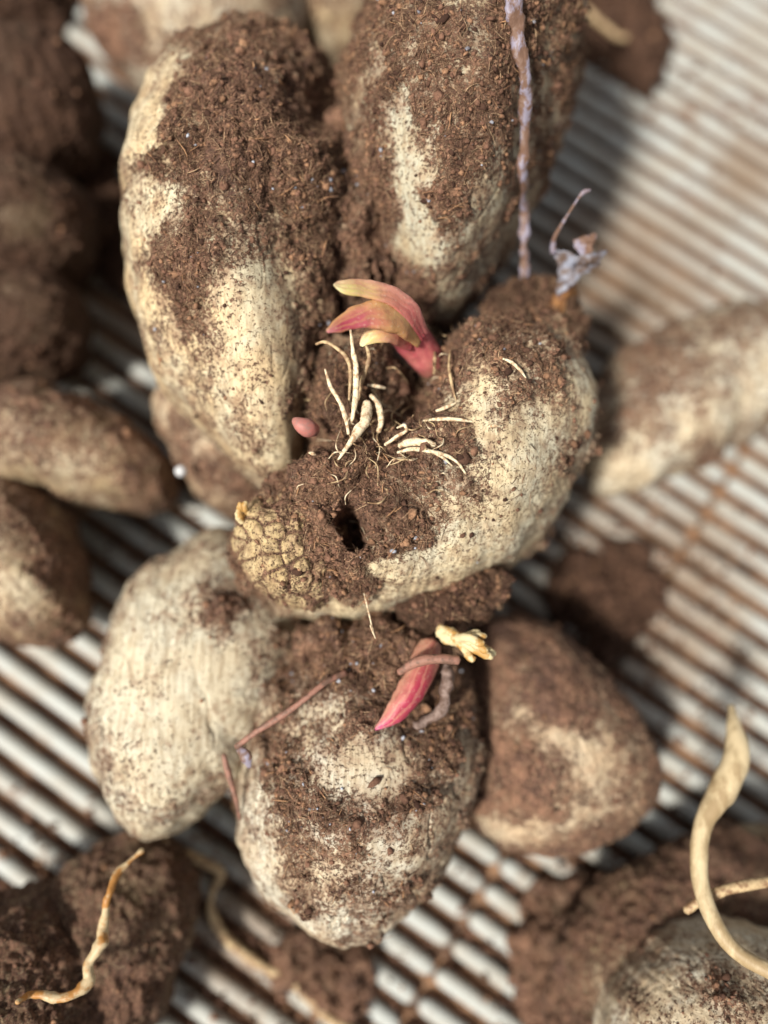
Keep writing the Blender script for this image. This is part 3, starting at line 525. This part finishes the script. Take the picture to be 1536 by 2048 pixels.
tube('dry_sheath', [(478, 1498, 41.5, .5), (492, 1515, 42, .9), (498, 1535, 41, .3)], M_STEM, None, flat=.3, noise=.3, label='small violet grey flake at the lower end of the thin reddish stem', cat='flake')
t_ = empty('fibre_stub', W(880, 1260, .045), 'frayed straw yellow stub with split fibre ends beside the red shoot', 'root stub')
for i, (x, y, z) in enumerate([(985, 1312, 49), (975, 1298, 50), (972, 1272, 49.5), (968, 1285, 50.5), (950, 1316, 48.5), (990, 1305, 48), (960, 1266, 48.6)]):
    tube('split_fibre', [(878, 1258 + i * 1.2, 46, .8), (905, 1268 + i * 2, 47.2, .85), ((905 + x) / 2, (1272 + y) / 2 + (-1) ** i * 3, z - .5, .62), (x - 8, y, z, .6), (x, y, z, .35)], M_STRAW, t_, k=9, noise=.3, nsize=.0012, seed=i)
# dark knobbly root on the bottom centre tuber
tube('root', [(830, 1452, 43, .6), (855, 1440, 43, .7), (882, 1420, 44, .8), (892, 1390, 44.5, 1.0), (895, 1350, 44.5, .9), (890, 1330, 44, .5)], M_KNOB, None, noise=.5, nsize=.002, label='knobbly grey brown root curving up beside the red shoot', cat='root')

# ---------------------------------------------------------------- violet stem lying on the upper tuber, sheath fragment
BX, BY = PX(BV); k_ = BN[:, 2] > .05; BX, BY, BZ = BX[k_], BY[k_], BV[k_, 2]
def on_b(x, y):
    return float(BZ[((BX - x) ** 2 + (BY - y) ** 2) < 324].max(initial=.04)) * 1000
vs = []
for x, y, r in [(1010, -60, 1.2), (1020, 0, 1.3), (1036, 60, 1.15), (1046, 130, 1.0), (1050, 200, .8), (1048, 270, .7), (1046, 340, .85), (1048, 420, .7)]: vs.append((x, y, on_b(x, y) + .8, r))
zb = vs[-1][2]; vs += [(1048, 480, zb - 2.0, .75), (1050, 540, zb - 5, .8), (1056, 600, zb - 8, .95)]
vt = tube('dried_stem', vs, M_STEM, None, k=18, noise=.6, nsize=.003, flat=.7, label='long violet brown dried stem running down the right side of the top tuber', cat='stem')
sh = empty('dry_sheath', W(1120, 620, .046), 'torn papery grey blue sheath on an orange base, standing alone right of the violet stem', 'dry sheath')
def sheet(name, quad, mat, parent, nn=18, th=.00022, amp=.0009, seed=0):
    P = [W(x, y, z * .001) for x, y, z in quad]; u = np.linspace(0, 1, nn); U, V_ = np.meshgrid(u, u, indexing='ij'); U = U.ravel()[:, None]; V_ = V_.ravel()[:, None]
    Q = P[0] * (1 - U) * (1 - V_) + P[1] * U * (1 - V_) + P[2] * U * V_ + P[3] * (1 - U) * V_; Q = Q + np.array([[0.3, 0.2, 1]]) * (fbm(Q, .004, 3, .6, seed) * amp)[:, None]; Q[:, :2] += .0006 * np.stack([fbm(Q, .002, 3, .6, 3), fbm(Q, .002, 3, .6, 4)], 1)
    T = np.vstack([Q, Q - [0, 0, th]]); i = (np.arange(nn - 1)[:, None] * nn + np.arange(nn - 1)[None]).ravel(); f = np.stack([i, i + nn, i + nn + 1, i + 1], 1); N_ = nn * nn
    rim = list(range(nn - 1)) ; FL = [tuple(q) for q in f.tolist()] + [tuple(int(v) + N_ for v in q[::-1]) for q in f.tolist()]
    lp = [k for k in range(nn)] + [k * nn + nn - 1 for k in range(1, nn)] + [(nn - 1) * nn + k for k in range(nn - 2, -1, -1)] + [k * nn for k in range(nn - 2, 0, -1)]
    for a, b in zip(lp, lp[1:] + lp[:1]): FL.append((a, b, b + N_, a + N_))
    return mesh_obj(name, T, FL, mat, parent, np.array(parent.location))
sheet('papery_film', [(1106, 498, 52), (1152, 506, 53), (1148, 562, 50), (1120, 590, 48)], M_SHEATH, sh, seed=3)
sheet('papery_film', [(1150, 512, 53), (1212, 506, 54), (1206, 524, 52), (1140, 566, 50)], M_SHEATH, sh, seed=6)
sheet('papery_film', [(1150, 478, 54), (1190, 466, 55), (1194, 490, 54), (1160, 520, 52.6)], M_STEM, sh, seed=8)
tube('sheath_base', [(1112, 636, 44, 1.2), (1118, 605, 46, 1.3), (1132, 570, 48.5, .9), (1150, 548, 50, .4)], M_SHEATHB, sh, flat=.5, noise=.4)
tube('sheath_base', [(1122, 632, 43.5, .8), (1140, 600, 45, .7), (1148, 565, 48, .3)], M_SHEATHB, sh, flat=.5, noise=.4, seed=4)
tube('thin_root', [(1106, 505, 52, .5), (1108, 478, 54, .36), (1124, 448, 56, .26), (1140, 422, 57.5, .2), (1156, 398, 58.5, .2), (1166, 386, 59, .42), (1180, 380, 59, .2)], M_STEM, sh, k=8, noise=.3, nsize=.0015)
# dark fluffy soil where the stem and sheath root
tuber('dark crumbly clod of soil at the foot of the violet stem', [(980, 640), (1000, 600), (1060, 585), (1130, 600), (1160, 650), (1150, 690), (1080, 680), (1010, 670)], (1070, 640), .037, .008, .03, MDK, n=80, seed=62, bias=1.0, rough=1.8, cat='soil clod', name='soil_clod', lump=.0016, nf=6000, nc=1500)

# ---------------------------------------------------------------- loose roots around
tube('root', [(1462, 1412, 34, 0.43), (1468, 1450, 36, 1.07), (1474, 1510, 38, 1.89), (1448, 1575, 38.5, 2.1), (1410, 1640, 39, 1.46), (1398, 1710, 40, 1.33), (1404, 1780, 41, 1.20), (1432, 1850, 43, 1.16), (1475, 1905, 44, 1.12), (1545, 1945, 46, 1.20), (1620, 1975, 46, 1.20)], M_ROOTT, None, k=20, noise=.10, nsize=.005, label='thick pale root curving in a C along the lower right edge', cat='root')
tube('root', [(1372, 1822, 38, .6), (1410, 1796, 39, .75), (1470, 1775, 40, .8), (1560, 1760, 40, .8)], M_ROOTD, None, noise=.12, label='thin tan root passing behind the thick pale root to the right edge', cat='root')
tube('root', [(285, 1700, 33, .45), (238, 1745, 34, .5), (214, 1800, 36, .6), (206, 1850, 34, .6), (198, 1890, 35, 1.0), (176, 1930, 35, .75), (176, 1962, 35, 1.0), (140, 1990, 36, .75), (95, 1993, 36, .65), (60, 1990, 36, .4), (34, 2004, 39.5, .25)], M_ORANGE, None, k=16, noise=.7, nsize=.004, label='shrivelled orange and cream root over the dark tubers at the lower left', cat='root')
tube('root', [(300, 1672, 12, .8), (350, 1698, 11, .8), (400, 1722, 9, .9), (442, 1745, 8, .85), (424, 1785, 7, .6), (424, 1830, 6, .8), (460, 1885, 3.5, .95), (520, 1928, 3, .9), (590, 1970, 3, .8), (650, 2030, 3, .9), (720, 2070, 3, .9)], M_ROOTD, None, k=12, noise=.25, nsize=.004, label='zigzag tan root lying over the bars at the bottom, left of centre', cat='root')
tube('root', [(260, 1770, 14, .4), (310, 1725, 14, .5), (350, 1695, 12, .5)], M_ROOTD, None, noise=.2, label='thin brown rootlet beside the dark olive tuber at the lower left', cat='root')
tube('twig', [(1165, 15, 8, .9), (1200, 45, 9, .8), (1232, 72, 10, .7), (1256, 74, 10, .5)], M_ROOTD, None, noise=.5, nsize=.003, label='short knobbly twig over dark soil at the top, right of the long tuber', cat='twig')
V, F = ball(14); c = W(362, 942, .033); mesh = mesh_obj('white_bead', V * .0010 * (1 + .08 * fbm(V, .8, 2))[:, None] + c, F, M_BEAD, None, c); tag(mesh, 'tiny round white grain at the tip of the long brown tuber', 'grain')

# ---------------------------------------------------------------- loose soil on the tray
def soil_heap(outline, c, h, label, seed, kmat=None, **k):
    tuber(label, outline, c, .0002, h, .002, kmat or MF, n=70, seed=seed, bias=1.3, rough=2.6, lump=.0025, cat='soil clod', name='soil_clod', nc=1500, nf=300, rag=.30, **k)
soil_heap([(1120, 1215), (1150, 1150), (1200, 1110), (1250, 1090), (1290, 1120), (1300, 1180), (1270, 1250), (1230, 1300), (1170, 1290)], (1210, 1200), .0012, 'flat dark patch of soil on the bars right of the kidney tuber', 70, kmat=MDK)
soil_heap([(1150, 30), (1190, -60), (1290, -60), (1300, 30), (1330, 110), (1290, 150), (1230, 130), (1180, 110)], (1230, 30), .005, 'dark heap of soil on the bars at the top, under a twig', 71, kmat=MDK)
soil_heap([(575, 1900), (620, 1875), (690, 1890), (730, 1930), (710, 2000), (650, 2010), (600, 1970)], (650, 1940), .003, 'reddish heap of soil just below the bottom centre tuber', 72)
soil_heap([(1040, 1860), (1100, 1790), (1180, 1740), (1230, 1780), (1220, 1880), (1180, 1990), (1130, 2090), (1070, 2080), (1060, 1980)], (1140, 1900), .004, 'long heap of crumbly brown soil left of the lower right tubers', 73)
soil_heap([(178, 340), (235, 350), (270, 420), (290, 530), (250, 590), (200, 580), (170, 480)], (230, 470), .004, 'blackish heap standing in for shade in the gap left of the big oval tuber', 76, kmat=MDK)  # dark heap added to blacken the shaded gap
soil_heap([(-60, -60), (120, -60), (190, -20), (140, 15), (40, 30), (-60, 60)], (60, -20), .006, 'dark soil in the top left corner above a pale bar', 77, kmat=MDK)
g = np.random.default_rng(15); n = 16000
q = []
for (x, y, sx, sy, w) in [(1200, 1180, 110, 110, 3), (1250, 80, 80, 90, 2), (1150, 1900, 70, 150, 3), (650, 1950, 80, 70, 1.5), (1300, 400, 250, 300, 2), (1350, 1200, 180, 200, 2.2), (100, 1750, 150, 80, 1), (1000, 1950, 150, 120, .5), (450, 1900, 150, 150, 1.2), (300, 1150, 120, 150, 1), (300, 500, 120, 300, 1), (1400, 1500, 150, 200, 2), (700, 1500, 800, 900, 3), (380, 1780, 100, 100, 1.5)]:
    k = int(n * w / 24); q.append(np.stack([g.normal(x, sx, k), g.normal(y, sy, k)], 1))
q = np.concatenate(q); P = np.array([W(x, y, 0) for x, y in q])
tc = (-P[:, 0] * sa + P[:, 1] * ca) / PITCH - .35; fr = np.abs(tc - np.round(tc)); ontop = fr < .3
keep = ~ontop | (g.random(len(P)) < .28); P = P[keep]; ontop = ontop[keep]
S = .0002 + .0011 * g.random(len(P)) ** 3; S[ontop] *= .7; P[:, 2] = np.where(ontop, S * .3 - .0001, -.0040 + .0022 * g.random(len(P)))
v, f, t = crumbs(P, S, 3); lo = mesh_obj('loose_soil', v, f, M_SOIL, None, (0, 0, 0), attrs={'tint': t}); tag(lo, 'scattered brown crumbs of soil lying on and between the tray bars', 'soil', kind='stuff')
